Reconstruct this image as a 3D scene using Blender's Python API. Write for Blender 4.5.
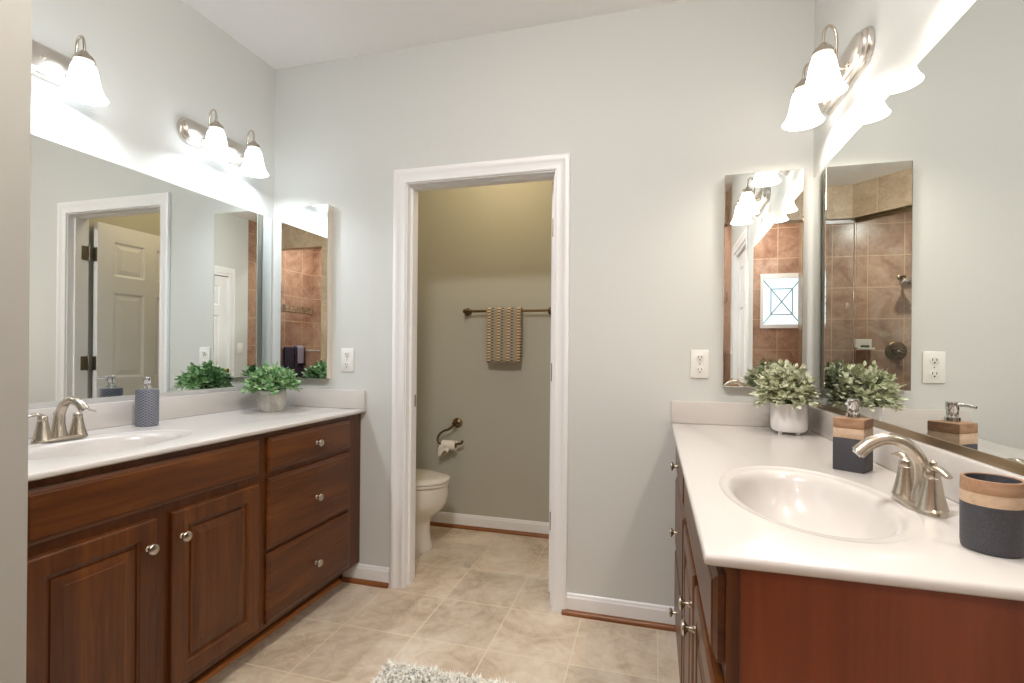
import bpy, bmesh, math, random
from mathutils import Vector, Matrix
random.seed(7)
PI = math.pi
S = bpy.context.scene
COL = S.collection
for o in list(bpy.data.objects):
    bpy.data.objects.remove(o)

# ------------------------------------------------------------------ camera
FPX, YAW, ROLL, SHY, CAMH = 506.36, 0.2725, 0.0090, 10.27, 1.1887
cd = bpy.data.cameras.new('camera'); cam = bpy.data.objects.new('camera', cd); COL.objects.link(cam)
cd.sensor_width = 36.0; cd.lens = FPX / 1024 * 36.0; cd.shift_y = SHY / 1024; cd.clip_start = 0.02
cam.matrix_world = (Matrix.Translation((0, 0, CAMH)) @ Matrix.Rotation(YAW, 4, 'Z')
                    @ Matrix.Rotation(PI / 2, 4, 'X') @ Matrix.Rotation(ROLL, 4, 'Z'))
S.camera = cam

# ------------------------------------------------------------------ world, exposure
w = bpy.data.worlds.new('world'); S.world = w; w.use_nodes = True
w.node_tree.nodes['Background'].inputs[0].default_value = (0.75, 0.86, 1.0, 1)
w.node_tree.nodes['Background'].inputs[1].default_value = 1.0
S.view_settings.view_transform = 'Standard'; S.view_settings.look = 'None'
S.view_settings.gamma = 1.0; S.view_settings.use_curve_mapping = False
S.view_settings.exposure = 0.48
cy = S.cycles
cy.use_denoising = True
cy.max_bounces = 14; cy.diffuse_bounces = 7; cy.glossy_bounces = 8; cy.transmission_bounces = 8
cy.transparent_max_bounces = 12; cy.sample_clamp_indirect = 6.0
cy.caustics_reflective = False; cy.caustics_refractive = False

BULB_L, BULB_R, SHADE, WC_W, WIN_E = 6.2, 5.6, 4.0, 4.2, 1.3
FILL_W, FILL_B, FILL_E = 19.0, 9.0, 108.0  # strengths of the added, unseen fill lights
COOL, WARM = (0.87, 0.94, 1.0), (1.0, 0.89, 0.76)

# ------------------------------------------------------------------ room numbers (metres)
XL, XR, D, H = -1.994, 0.617, 2.30, 2.710
WT = 0.115                 # thickness of the back wall
WCY = 3.205                # far wall of the toilet room
DX0, DX1, DZ = -1.1975, -0.439, 2.0285
EDGE_L, EDGE_R = -1.4161, 0.0764       # front edges of the two vanity tops
ZC = 0.889                 # top of the vanity tops
Y0 = 0.808                 # near end of the vanity tops
YB = -1.55                 # tiled wall behind the camera
STX = -1.345                # end face of the short wall on the left
MZ0, MZ1 = 1.004, 1.895
CAB_D = 0.0404

# ------------------------------------------------------------------ materials
def lin(c):
    return tuple(((v / 255) / 12.92 if v / 255 <= 0.04045 else ((v / 255 + 0.055) / 1.055) ** 2.4) for v in c) + (1.0,)

def mat(name, col=(200, 200, 200), rough=0.5, metal=0.0, spec=0.5, coat=0.0):
    m = bpy.data.materials.new(name); m.use_nodes = True
    b = m.node_tree.nodes['Principled BSDF']
    b.inputs['Base Color'].default_value = lin(col)
    b.inputs['Roughness'].default_value = rough
    b.inputs['Metallic'].default_value = metal
    b.inputs['Specular IOR Level'].default_value = spec
    b.inputs['Coat Weight'].default_value = coat
    return m

def nd(m, t, **kw):
    n = m.node_tree.nodes.new(t)
    for k, v in kw.items():
        setattr(n, k, v)
    return n

def lk(m, a, b): m.node_tree.links.new(a, b)
def bsdf(m): return m.node_tree.nodes['Principled BSDF']

def coords(m, scale=(1, 1, 1), loc=(0, 0, 0), rot=(0, 0, 0)):
    tc = nd(m, 'ShaderNodeTexCoord'); mp = nd(m, 'ShaderNodeMapping')
    mp.inputs['Scale'].default_value = scale; mp.inputs['Location'].default_value = loc
    mp.inputs['Rotation'].default_value = rot
    lk(m, tc.outputs['Object'], mp.inputs['Vector'])
    return mp.outputs['Vector']

def noise(m, vec, scale, detail=4, rough=0.55, dist=0.0):
    n = nd(m, 'ShaderNodeTexNoise')
    n.inputs['Scale'].default_value = scale; n.inputs['Detail'].default_value = detail
    n.inputs['Roughness'].default_value = rough; n.inputs['Distortion'].default_value = dist
    lk(m, vec, n.inputs['Vector'])
    return n.outputs['Fac']

def ramp(m, fac, stops):
    r = nd(m, 'ShaderNodeValToRGB'); e = r.color_ramp.elements
    while len(e) < len(stops): e.new(0.5)
    for i, (p, c) in enumerate(stops):
        e[i].position = p; e[i].color = lin(c)
    lk(m, fac, r.inputs['Fac'])
    return r.outputs['Color']

def mixc(m, fac, a, b, mode='MIX'):
    n = nd(m, 'ShaderNodeMix', data_type='RGBA', blend_type=mode)
    for s, v in (('Factor', fac), ('A', a), ('B', b)):
        idx = {'Factor': 0, 'A': 6, 'B': 7}[s]
        if hasattr(v, 'is_linked'): lk(m, v, n.inputs[idx])
        else: n.inputs[idx].default_value = v
    return n.outputs[2]

def bump(m, h, strength=0.2, dist=0.01):
    b = nd(m, 'ShaderNodeBump'); b.inputs['Strength'].default_value = strength
    b.inputs['Distance'].default_value = dist
    lk(m, h, b.inputs['Height']); lk(m, b.outputs['Normal'], bsdf(m).inputs['Normal'])

def paint(name, col, rough=0.6):
    m = mat(name, col, rough, spec=0.3)
    bump(m, noise(m, coords(m), 260, 2), 0.05, 0.002)
    return m

def wood(name, dark, mid, light, axis='Z', rough=0.36, coat=0.12):
    m = mat(name, mid, rough, spec=0.4, coat=coat)
    bsdf(m).inputs['Coat Roughness'].default_value = 0.25
    sc = {'Z': (26, 26, 1.6), 'Y': (26, 1.6, 26), 'X': (1.6, 26, 26)}[axis]
    f = noise(m, coords(m, sc), 1.4, 6, 0.6, 1.2)
    sb = {'Z': (9, 9, 0.5), 'Y': (9, 0.5, 9), 'X': (0.5, 9, 9)}[axis]
    g = noise(m, coords(m, sb, (3, 1, 2)), 1.1, 2, 0.5, 0.3)
    a = ramp(m, f, [(0.30, dark), (0.52, mid), (0.75, light)])
    b = ramp(m, g, [(0.35, (228, 224, 221) if rough > 0.38 else (200, 192, 187)), (0.65, (255, 255, 255))])
    lk(m, mixc(m, 1.0, a, b, 'MULTIPLY'), bsdf(m).inputs['Base Color'])
    return m

M = {}
M['wall'] = paint('sage_paint', (211, 213, 210))
M['stub'] = paint('sage_paint_shaded', (162, 159, 151))  # wall paint darkened in its colour to stand in for shade here
M['wc'] = paint('sage_paint_dim', (184, 182, 169))  # sage paint darkened in its colour to imitate the toilet room's dim light
M['ceiling'] = paint('ceiling_white', (247, 246, 246), 0.8)
M['trim'] = mat('trim_white', (240, 240, 241), 0.35)
M['wood_v'] = wood('cherry_vertical', (80, 41, 13), (98, 53, 17), (116, 67, 25), 'Z')
M['wood_h'] = wood('cherry_horizontal', (80, 41, 13), (98, 53, 17), (116, 67, 25), 'Y')
M['wood_side'] = wood('cherry_side_panel', (122, 57, 25), (130, 63, 29), (138, 69, 33), 'Z', 0.4, 0.1)
M['shoe'] = wood('oak_shoe', (186, 116, 54), (204, 134, 68), (216, 150, 84), 'Y', 0.4)
M['shoe_x'] = wood('cherry_shoe', (126, 74, 38), (146, 92, 52), (162, 108, 64), 'X', 0.4)
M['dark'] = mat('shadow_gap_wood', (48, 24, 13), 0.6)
M['marble'] = mat('cultured_marble', (207, 202, 198), 0.24, spec=0.45, coat=0.12)
M['nickel'] = mat('brushed_nickel', (196, 186, 172), 0.27, 1.0)
M['plate'] = mat('satin_nickel_plate', (216, 211, 204), 0.3, 1.0)
M['chrome'] = mat('chrome', (225, 225, 226), 0.08, 1.0)
M['bronze'] = mat('aged_bronze', (116, 96, 70), 0.32, 1.0)
M['hinge'] = mat('hinge_metal', (150, 140, 126), 0.35, 1.0)
M['brass'] = mat('satin_brass', (214, 160, 84), 0.25, 1.0)
M['channel'] = mat('mirror_channel_metal', (160, 140, 112), 0.3, 1.0)
M['channel_l'] = mat('mirror_channel_silver', (205, 204, 202), 0.5, 0.3)
M['mirror'] = mat('mirror_glass', (238, 242, 240), 0.0, 1.0)
M['cab_side'] = mat('cabinet_side_cream', (222, 212, 194), 0.4)
M['plastic'] = mat('white_plastic', (236, 235, 231), 0.3)
M['slot'] = mat('dark_slot', (40, 38, 36), 0.6)
M['porcelain'] = mat('porcelain', (226, 220, 208), 0.12, coat=0.4)
M['paper'] = mat('tissue_paper', (236, 230, 220), 0.9)
M['card'] = mat('cardboard', (150, 112, 80), 0.9)
M['ceramic'] = mat('white_ceramic', (232, 230, 230), 0.35)
M['soil'] = mat('dark_soil', (62, 48, 36), 0.95)
M['stem'] = mat('stem_green', (92, 100, 58), 0.7)

def speckled(name, base, alt, sc=240, rough=0.75):
    m = mat(name, base, rough)
    lk(m, ramp(m, noise(m, coords(m), sc, 3, 0.7), [(0.42, base), (0.62, alt)]), bsdf(m).inputs['Base Color'])
    bump(m, noise(m, coords(m), sc, 3), 0.15, 0.002)
    return m
M['concrete'] = speckled('grey_concrete', (184, 180, 174), (196, 192, 186), 160)
M['granite'] = speckled('black_granite', (54, 54, 60), (72, 71, 76), 520, 0.55)
M['band_a'] = wood('oak_band', (140, 106, 80), (160, 124, 96), (178, 144, 116), 'X', 0.55, 0)
M['band_b'] = wood('whitewashed_band', (182, 152, 124), (202, 176, 150), (216, 194, 170), 'X', 0.6, 0)

def leafmat(name, a, b, c):
    m = mat(name, b, 0.5, spec=0.35)
    n = noise(m, coords(m), 55, 2)
    lk(m, ramp(m, n, [(0.32, a), (0.5, b), (0.68, c)]), bsdf(m).inputs['Base Color'])
    return m
M['leaf_green'] = leafmat('boxwood_leaf', (92, 138, 90), (146, 188, 136), (210, 224, 178))
M['leaf_pale'] = leafmat('frosted_leaf', (172, 180, 138), (212, 216, 188), (240, 242, 228))

m = mat('lattice_glaze', (118, 118, 132), 0.35); M['lattice'] = m
tc = nd(m, 'ShaderNodeTexCoord'); sx = nd(m, 'ShaderNodeSeparateXYZ'); lk(m, tc.outputs['Object'], sx.inputs[0])
at = nd(m, 'ShaderNodeMath', operation='ARCTAN2'); lk(m, sx.outputs['Y'], at.inputs[0]); lk(m, sx.outputs['X'], at.inputs[1])
def mth(m, op, a, b=None):
    n = nd(m, 'ShaderNodeMath', operation=op)
    for i, v in enumerate((a, b)):
        if v is None: continue
        if hasattr(v, 'is_linked'): lk(m, v, n.inputs[i])
        else: n.inputs[i].default_value = v
    return n.outputs[0]
p1 = mth(m, 'SINE', mth(m, 'ADD', mth(m, 'MULTIPLY', at.outputs[0], 14.0), mth(m, 'MULTIPLY', sx.outputs['Z'], 620.0)))
p2 = mth(m, 'SINE', mth(m, 'SUBTRACT', mth(m, 'MULTIPLY', at.outputs[0], 14.0), mth(m, 'MULTIPLY', sx.outputs['Z'], 620.0)))
pm = mth(m, 'MAXIMUM', p1, p2)
lk(m, ramp(m, pm, [(0.72, (84, 88, 100)), (0.9, (146, 148, 156))]), bsdf(m).inputs['Base Color'])

def tile(name, comb, bw, bh, off, mort, cols, mcol, rough, nscale=2.2, stagger=0.0, tint=0.16):
    """comb: which object axes run along and up the surface"""
    m = mat(name, cols[1], rough, spec=0.5)
    tc = nd(m, 'ShaderNodeTexCoord'); sp = nd(m, 'ShaderNodeSeparateXYZ'); cb = nd(m, 'ShaderNodeCombineXYZ')
    lk(m, tc.outputs['Object'], sp.inputs[0])
    lk(m, mth(m, 'ADD', sp.outputs[comb[0]], off[0]), cb.inputs[0]); lk(m, mth(m, 'ADD', sp.outputs[comb[1]], off[1]), cb.inputs[1])
    br = nd(m, 'ShaderNodeTexBrick'); br.offset = stagger; br.squash = 1.0
    br.inputs['Scale'].default_value = 1.0; br.inputs['Brick Width'].default_value = bw
    br.inputs['Row Height'].default_value = bh; br.inputs['Mortar Size'].default_value = mort
    br.inputs['Mortar Smooth'].default_value = 0.3; br.inputs['Bias'].default_value = 0.0
    br.inputs['Color1'].default_value = (1, 1, 1, 1); br.inputs['Color2'].default_value = (1 - tint, 1 - tint, 1 - tint * 0.9, 1)
    br.inputs['Mortar'].default_value = (1, 1, 1, 1)
    lk(m, cb.outputs[0], br.inputs['Vector'])
    v = coords(m)
    f = noise(m, v, nscale, 7, 0.62, 1.4)
    g = noise(m, v, nscale * 4.5, 5, 0.7, 2.0)
    fg = mth(m, 'ADD', mth(m, 'MULTIPLY', f, 0.65), mth(m, 'MULTIPLY', g, 0.35))
    c = ramp(m, fg, [(0.38, cols[0]), (0.5, cols[1]), (0.62, cols[2])])
    c = mixc(m, 1.0, c, br.outputs['Color'], 'MULTIPLY')
    c = mixc(m, br.outputs['Fac'], c, lin(mcol))
    lk(m, c, bsdf(m).inputs['Base Color'])
    bump(m, mth(m, 'SUBTRACT', mth(m, 'MULTIPLY', g, 0.25), br.outputs['Fac']), 0.25, 0.003)
    return m
FT = [(188, 167, 142), (219, 201, 178), (234, 221, 203)]
M['floor'] = tile('floor_tile', ('X', 'Y'), 0.327, 0.342, (10 * 0.327 + 0.301, 17 * 0.342 - 2.262), 0.0028, FT, (226, 211, 190), 0.32)
ST = [(152, 112, 92), (178, 141, 118), (196, 165, 144)]
M['tile_y'] = tile('shower_tile_facing', ('X', 'Z'), 0.33, 0.33, (10 * 0.33, 0.085), 0.005, ST, (200, 170, 142), 0.3, 3.0)
M['tile_x'] = tile('shower_tile_side', ('Y', 'Z'), 0.33, 0.33, (10 * 0.33, 0.085), 0.005, ST, (200, 170, 142), 0.3, 3.0)
HT = [(156, 132, 104), (176, 153, 125), (192, 171, 145)]
M['tile_h'] = tile('header_tile', ('X', 'Z'), 0.33, 0.33, (10 * 0.33, 0.26), 0.003, HT, (190, 166, 130), 0.4, 3.0)
M['tile_b'] = tile('border_tile', ('Y', 'Z'), 0.1, 0.2, (1, 1), 0.004, [(92, 72, 62), (150, 120, 96), (200, 180, 156)], (176, 150, 120), 0.3, 14.0)

def emis(name, col, strength, extra=None):
    m = bpy.data.materials.new(name); m.use_nodes = True
    nt = m.node_tree; nt.nodes.clear()
    o = nt.nodes.new('ShaderNodeOutputMaterial'); e = nt.nodes.new('ShaderNodeEmission')
    e.inputs[0].default_value = tuple(col) + (1,); e.inputs[1].default_value = strength
    nt.links.new(e.outputs[0], o.inputs[0])
    return m
M['shade_l'] = emis('frosted_shade_cool', COOL, SHADE)
M['shade_r'] = emis('frosted_shade_warm', (1, 0.93, 0.85), SHADE)
M['fill_n'] = emis('fill_dome_neutral', (1, 0.96, 0.92), FILL_E)
M['wc_dome'] = emis('ceiling_dome_glow', (1, 0.75, 0.45), 6)
M['window_pane'] = emis('daylit_obscure_glass', (0.80, 0.92, 1.0), WIN_E)
M['came'] = mat('lead_came', (150, 172, 184), 0.5)

m = bpy.data.materials.new('clear_glass'); m.use_nodes = True; nt = m.node_tree; nt.nodes.clear(); M['glass'] = m
o_ = nt.nodes.new('ShaderNodeOutputMaterial'); mx = nt.nodes.new('ShaderNodeMixShader'); tr = nt.nodes.new('ShaderNodeBsdfTransparent')
gl = nt.nodes.new('ShaderNodeBsdfGlossy'); fr = nt.nodes.new('ShaderNodeFresnel'); fr.inputs[0].default_value = 1.5
tr.inputs[0].default_value = (0.93, 0.97, 0.96, 1); gl.inputs['Roughness'].default_value = 0.0
nt.links.new(fr.outputs[0], mx.inputs[0]); nt.links.new(tr.outputs[0], mx.inputs[1]); nt.links.new(gl.outputs[0], mx.inputs[2])
nt.links.new(mx.outputs[0], o_.inputs[0])

def knit():
    m = mat('woven_towel', (168, 156, 134), 0.95, spec=0.1)
    tc = nd(m, 'ShaderNodeTexCoord'); sp = nd(m, 'ShaderNodeSeparateXYZ'); lk(m, tc.outputs['Object'], sp.inputs[0])
    x = mth(m, 'FRACT', mth(m, 'MULTIPLY', mth(m, 'ADD', sp.outputs['X'], 5.0), 1 / 0.066))
    z = mth(m, 'FRACT', mth(m, 'MULTIPLY', mth(m, 'ADD', sp.outputs['Z'], 5.0), 1 / 0.0187))
    dash = mth(m, 'GREATER_THAN', z, 0.5)
    a = mixc(m, dash, lin((222, 200, 164)), lin((128, 104, 84)))
    b = mixc(m, dash, lin((92, 98, 116)), lin((176, 164, 146)))
    inA = mth(m, 'LESS_THAN', mth(m, 'ABSOLUTE', mth(m, 'SUBTRACT', x, 0.30)), 0.17)
    inB = mth(m, 'LESS_THAN', mth(m, 'ABSOLUTE', mth(m, 'SUBTRACT', x, 0.62)), 0.13)
    c = mixc(m, inA, lin((168, 156, 134)), a)
    c = mixc(m, inB, c, b)
    lk(m, c, bsdf(m).inputs['Base Color'])
    bump(m, mth(m, 'SINE', mth(m, 'MULTIPLY', sp.outputs['Z'], 670)), 0.5, 0.004)
    return m
M['knit'] = knit()
M['plum'] = speckled('plum_terry', (44, 36, 52), (66, 54, 72), 200, 0.95)
M['lilac'] = speckled('lilac_terry', (150, 142, 160), (176, 168, 184), 200, 0.95)
def shag():
    m = mat('shag_fibre', (205, 207, 204), 0.85, spec=0.2)
    lk(m, ramp(m, noise(m, coords(m), 38, 3, 0.7), [(0.35, (218, 219, 214)), (0.5, (240, 238, 231)), (0.68, (250, 246, 236))]), bsdf(m).inputs['Base Color'])
    return m
M['shag'] = shag()

# ------------------------------------------------------------------ building helpers
OFF = {}                                    # world position of every thing / part, by object name
def nb(): return bmesh.new()

def thing(name, label, cat, loc, group=None, kind=None):
    o = bpy.data.objects.new(name, None); o.empty_display_size = 0.05
    COL.objects.link(o); o.location = loc; OFF[o.name] = Vector(loc)
    tag(o, label, cat, group, kind)
    return o

def tag(o, label=None, cat=None, group=None, kind=None):
    if label: o['label'] = label
    if cat: o['category'] = cat
    if group: o['group'] = group
    if kind: o['kind'] = kind
    return o

def obj(name, bm, m, parent=None, smooth=True, loc=None, angle=35):
    """link a bmesh drawn in world coordinates as one mesh object"""
    off = OFF[parent.name] if parent else Vector(loc or (0, 0, 0))
    bmesh.ops.remove_doubles(bm, verts=bm.verts, dist=1e-6)
    bmesh.ops.recalc_face_normals(bm, faces=bm.faces)
    bmesh.ops.translate(bm, verts=bm.verts, vec=-off)
    me = bpy.data.meshes.new(name); bm.to_mesh(me); bm.free()
    me.materials.append(m)
    if smooth:
        me.polygons.foreach_set('use_smooth', [True] * len(me.polygons))
        me.set_sharp_from_angle(angle=math.radians(angle))
    o = bpy.data.objects.new(name, me); COL.objects.link(o)
    if parent: o.parent = parent
    else: o.location = off
    OFF[o.name] = off
    return o

def struct(name, bm, m, parent=None, smooth=False, label=None, loc=None):
    o = obj(name, bm, m, parent, smooth, loc)
    if not parent:
        o['kind'] = 'structure'
        if label: o['label'] = label
    return o

def box(bm, x0, x1, y0, y1, z0, z1, r=0.0, seg=2):
    x0, x1 = sorted((x0, x1)); y0, y1 = sorted((y0, y1)); z0, z1 = sorted((z0, z1))
    t = bmesh.new()
    vs = [t.verts.new(p) for p in ((x0, y0, z0), (x1, y0, z0), (x1, y1, z0), (x0, y1, z0), (x0, y0, z1), (x1, y0, z1), (x1, y1, z1), (x0, y1, z1))]
    for f in ((3, 2, 1, 0), (4, 5, 6, 7), (0, 1, 5, 4), (1, 2, 6, 5), (2, 3, 7, 6), (3, 0, 4, 7)):
        t.faces.new([vs[i] for i in f])
    if r > 0:
        bmesh.ops.bevel(t, geom=t.edges[:] , offset=r, segments=seg, profile=0.5, affect='EDGES')
    merge(bm, t)

def merge(bm, t, mtx=None):
    if mtx is not None: bmesh.ops.transform(t, matrix=mtx, verts=t.verts)
    vm = {v: bm.verts.new(v.co) for v in t.verts}
    for f in t.faces:
        try: bm.faces.new([vm[v] for v in f.verts])
        except ValueError: pass
    t.free()

def rings(bm, rs, cap0=True, cap1=True, closed=True):
    """skin a list of equal-length point rings"""
    vr = [[bm.verts.new(p) for p in r] for r in rs]
    n = len(rs[0])
    for a, b in zip(vr, vr[1:]):
        for i in range(n if closed else n - 1):
            j = (i + 1) % n
            try: bm.faces.new((a[i], a[j], b[j], b[i]))
            except ValueError: pass
    if cap0: bm.faces.new(vr[0][::-1])
    if cap1: bm.faces.new(vr[-1])
    return vr

def frame_of(axis):
    a = Vector(axis).normalized()
    u = a.orthogonal().normalized()
    if abs(a.z) > 0.99: u = Vector((1, 0, 0))
    return a, u, a.cross(u)

def lathe(bm, origin, axis, prof, n=32, cap0=True, cap1=True, sx=1.0, sy=1.0):
    """prof: list of (radius, distance along axis)"""
    a, u, v = frame_of(axis); o = Vector(origin)
    rs = []
    for r, h in prof:
        rs.append([o + a * h + u * (max(r, 1e-5) * sx * math.cos(2 * PI * i / n)) + v * (max(r, 1e-5) * sy * math.sin(2 * PI * i / n)) for i in range(n)])
    rings(bm, rs, cap0, cap1)

def spline(pts, n=8):
    """Catmull-Rom through pts"""
    P = [Vector(p) for p in pts]; P = [P[0] * 2 - P[1]] + P + [P[-1] * 2 - P[-2]]
    out = []
    for i in range(1, len(P) - 2):
        for k in range(n):
            t = k / n; a, b, c, d = P[i - 1:i + 3]
            out.append(0.5 * ((2 * b) + (c - a) * t + (2 * a - 5 * b + 4 * c - d) * t * t + (3 * b - a - 3 * c + d) * t ** 3))
    out.append(P[-2].copy())
    return out

def tube(bm, pts, rad, n=12, sq=1.0, up=None):
    """pts: points, rad: one radius or one per point, sq: flattening along the second axis"""
    pts = [Vector(p) for p in pts]
    if not isinstance(rad, (list, tuple)): rad = [rad] * len(pts)
    prev = None; rs = []
    for i, p in enumerate(pts):
        t = (pts[min(i + 1, len(pts) - 1)] - pts[max(i - 1, 0)]).normalized()
        if prev is None:
            u = (Vector(up) - t * t.dot(Vector(up))).normalized() if up else t.orthogonal().normalized()
        else:
            u = (prev - t * t.dot(prev)).normalized()
        prev = u; v = t.cross(u)
        rs.append([p + u * (rad[i] * math.cos(2 * PI * k / n)) + v * (rad[i] * sq * math.sin(2 * PI * k / n)) for k in range(n)])
    rings(bm, rs)

def resample(vals, n):
    out = []
    for i in range(n):
        f = i / (n - 1) * (len(vals) - 1); k = min(int(f), len(vals) - 2)
        out.append(vals[k] + (vals[k + 1] - vals[k]) * (f - k))
    return out

def prism(bm, poly, axis, a0, a1):
    """extrude a 2-D polygon; axis 'Y': poly is (x,z), 'X': (y,z), 'Z': (x,y)"""
    def P(p, a):
        return {'X': (a, p[0], p[1]), 'Y': (p[0], a, p[1]), 'Z': (p[0], p[1], a)}[axis]
    rings(bm, [[P(p, a0) for p in poly], [P(p, a1) for p in poly]])

def dup(o, loc, rotz=0.0, name=None, label=None, group=None, swap=None):
    """copy a thing with copies of its parts and sub-parts"""
    def cp(src, par):
        c = src.copy(); COL.objects.link(c); c.parent = par
        if swap and c.type == 'MESH' and c.data.materials and c.data.materials[0] in swap:
            c.data = c.data.copy(); c.data.materials[0] = swap[c.data.materials[0]]
        OFF[c.name] = OFF[src.name]
        for ch in src.children: cp(ch, c)
        return c
    r = cp(o, None); r.location = loc; r.rotation_euler = (0, 0, rotz)
    if label: r['label'] = label
    if group: r['group'] = group
    return r

# ------------------------------------------------------------------ room shell
b = nb(); box(b, -2.11, 1.0, YB - 0.12, WCY + 0.12, -0.10, 0.0)
struct('floor', b, M['floor'], label='beige stone-look square floor tiles with pale grout')
b = nb(); box(b, -2.11, 1.0, YB - 0.12, WCY + 0.12, H, H + 0.10)
struct('ceiling', b, M['ceiling'], label='plain white flat ceiling')
b = nb()
box(b, -2.108, DX0, D, D + WT, 0, H); box(b, DX1, 0.729, D, D + WT, 0, H); box(b, DX0, DX1, D, D + WT, DZ, H)
struct('wall_back', b, M['wall'], label='pale sage painted wall with the doorway to the toilet room')
b = nb(); box(b, XL - 0.12, XL, 0.68, D, 0, H); struct('wall_left', b, M['wall'], label='pale sage wall behind the left vanity and its lights')
b = nb()
box(b, XR, XR + 0.12, 0.57, D, 0, H); box(b, XR, XR + 0.12, -0.37, -0.13, 0, H); box(b, XR, XR + 0.12, -0.13, 0.57, DZ, H)
struct('wall_right', b, M['wall'], label='pale sage wall behind the right vanity and its mirror')
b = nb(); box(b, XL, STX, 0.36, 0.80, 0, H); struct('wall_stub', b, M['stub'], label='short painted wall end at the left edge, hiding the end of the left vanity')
# toilet room
b = nb(); box(b, -2.108, -0.30, WCY, WCY + 0.12, 0, H); struct('wall_toilet_room_back', b, M['wc'], label='sage wall of the toilet room, dimmed in its colour, with the towel bar')
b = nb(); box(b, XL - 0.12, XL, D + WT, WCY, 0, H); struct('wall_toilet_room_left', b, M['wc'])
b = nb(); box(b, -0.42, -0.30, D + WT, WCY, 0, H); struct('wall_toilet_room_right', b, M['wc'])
# tiled bathing end behind the camera
WX0, WX1, WZ0, WZ1 = -0.27, 0.17, 1.47, 2.06
b = nb()
box(b, -2.108, WX0, YB - 0.12, YB, 0, H); box(b, WX1, 0.729, YB - 0.12, YB, 0, H)
box(b, WX0, WX1, YB - 0.12, YB, 0, WZ0); box(b, WX0, WX1, YB - 0.12, YB, WZ1, H)
struct('wall_front', b, M['tile_y'], label='brown stone-tiled wall with the small leaded window')
b = nb(); box(b, XR, XR + 0.12, YB, -0.37, 0, H); struct('wall_right_tiled', b, M['tile_x'], label='brown tiled wall beside the bath with a patterned border')
b = nb(); box(b, XL - 0.12, XL, YB, 0.68, 0, H); struct('wall_left_tiled', b, M['tile_x'])
b = nb(); box(b, -0.31, -0.20, YB, -0.62, 0, H); struct('wall_divider', b, M['tile_h'], label='tan tiled wall end between the shower and the bath')
b = nb(); box(b, -0.20, XR, -0.74, -0.62, 2.41, H)
struct('wall_bath_header', b, M['tile_h'], label='tan tiled beam above the bath opening')
b = nb()
A, Bp, Cp = Vector((-0.31, -0.63, 0)), Vector((-0.53, -0.64, 0)), Vector((STX, 0.36, 0))
def slab2d(bm, pts, th, z0, z1):
    n1 = Vector((pts[1].y - pts[0].y, pts[0].x - pts[1].x, 0)).normalized()
    n2 = Vector((pts[2].y - pts[1].y, pts[1].x - pts[2].x, 0)).normalized()
    mm = (n1 + n2).normalized(); mm = mm / mm.dot(n1)
    inner = [pts[0] + n1 * th, pts[1] + mm * th, pts[2] + n2 * th]
    poly = [(p.x, p.y) for p in pts] + [(p.x, p.y) for p in inner[::-1]]
    prism(bm, poly, 'Z', z0, z1)
slab2d(b, [A, Bp, Cp], -0.10, 2.41, H)
struct('wall_shower_header', b, M['tile_h'], label='tan tiled angled beam above the shower glass')
b = nb(); box(b, XR - 0.008, XR, YB + 0.01, -0.64, 1.69, 1.77)
struct('trim_border', b, M['tile_b'], label='patterned mosaic border on the tiled wall')
b = nb(); box(b, 0.34, XR - 0.01, YB + 0.01, -1.345, 0, 1.17, 0.004)
struct('wall_ledge', b, M['tile_x'], label='tiled ledge in the corner of the bath')
b = nb(); box(b, 0.335, XR - 0.01, YB + 0.01, -1.34, 1.171, 1.19, 0.004)
struct('trim_ledge', b, M['marble'], label='pale cap on the tiled ledge')

# baseboards with stained shoe moulding
def baseboard(name, p0, p1, nrm, shoe, h=0.092, t=0.014):
    """p0,p1: (x,y) ends on the wall face, nrm: (x,y) into the room"""
    prof = [(0, 0), (t, 0), (t, h - 0.018), (t * 0.75, h - 0.012), (t * 0.6, h - 0.004), (t * 0.35, h), (0, h)]
    q = 0.016; sp = [(t, 0), (t + q, 0), (t + q, 0.004), (t + q * 0.88, 0.011), (t + q * 0.5, 0.018), (t, 0.021)]
    def sweep(bm, pr):
        rings(bm, [[(p[0] + nrm[0] * a, p[1] + nrm[1] * a, z + 0.0005) for a, z in pr] for p in (p0, p1)])
    b1 = nb(); sweep(b1, prof); o = struct(name, b1, M['trim'])
    b2 = nb(); sweep(b2, sp); obj('shoe_molding', b2, shoe, o)
    return o
baseboard('baseboard_back_left', (-1.535, D), (-1.272, D), (0, -1), M['shoe_x'])
baseboard('baseboard_back_right', (-0.391, D), (0.16, D), (0, -1), M['shoe_x'])
baseboard('baseboard_toilet_room', (XL, WCY), (-0.42, WCY), (0, -1), M['shoe_x'])

# door casings: profile swept round the opening with mitred corners
PROF = [(0.0, 0.0), (0.0, 0.010), (0.006, 0.012), (0.010, 0.010), (0.030, 0.011), (0.040, 0.014), (0.046, 0.018), (0.060, 0.018), (0.066, 0.015), (0.0665, 0.0)]
def casing(name, u0, u1, ztop, place, label):
    b = nb()
    path = [lambda q: (u0 - q, 0.0005), lambda q: (u0 - q, ztop + q), lambda q: (u1 + q, ztop + q), lambda q: (u1 + q, 0.0005)]
    rings(b, [[place(*f(q), t) for q, t in PROF] for f in path])
    return struct(name, b, M['trim'], smooth=True, label=label)
casing('trim_1', DX0, DX1, DZ, lambda u, z, t: (u, D - t, z), 'white moulded casing round the toilet room doorway')
casing('trim_2', DX0, DX1, DZ, lambda u, z, t: (u, D + WT + t, z), 'white casing on the toilet room side of the doorway')
casing('trim_3', -0.10, 0.54, DZ, lambda u, z, t: (XR - t, u, z), 'white casing round the closed door in the right wall')

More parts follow.
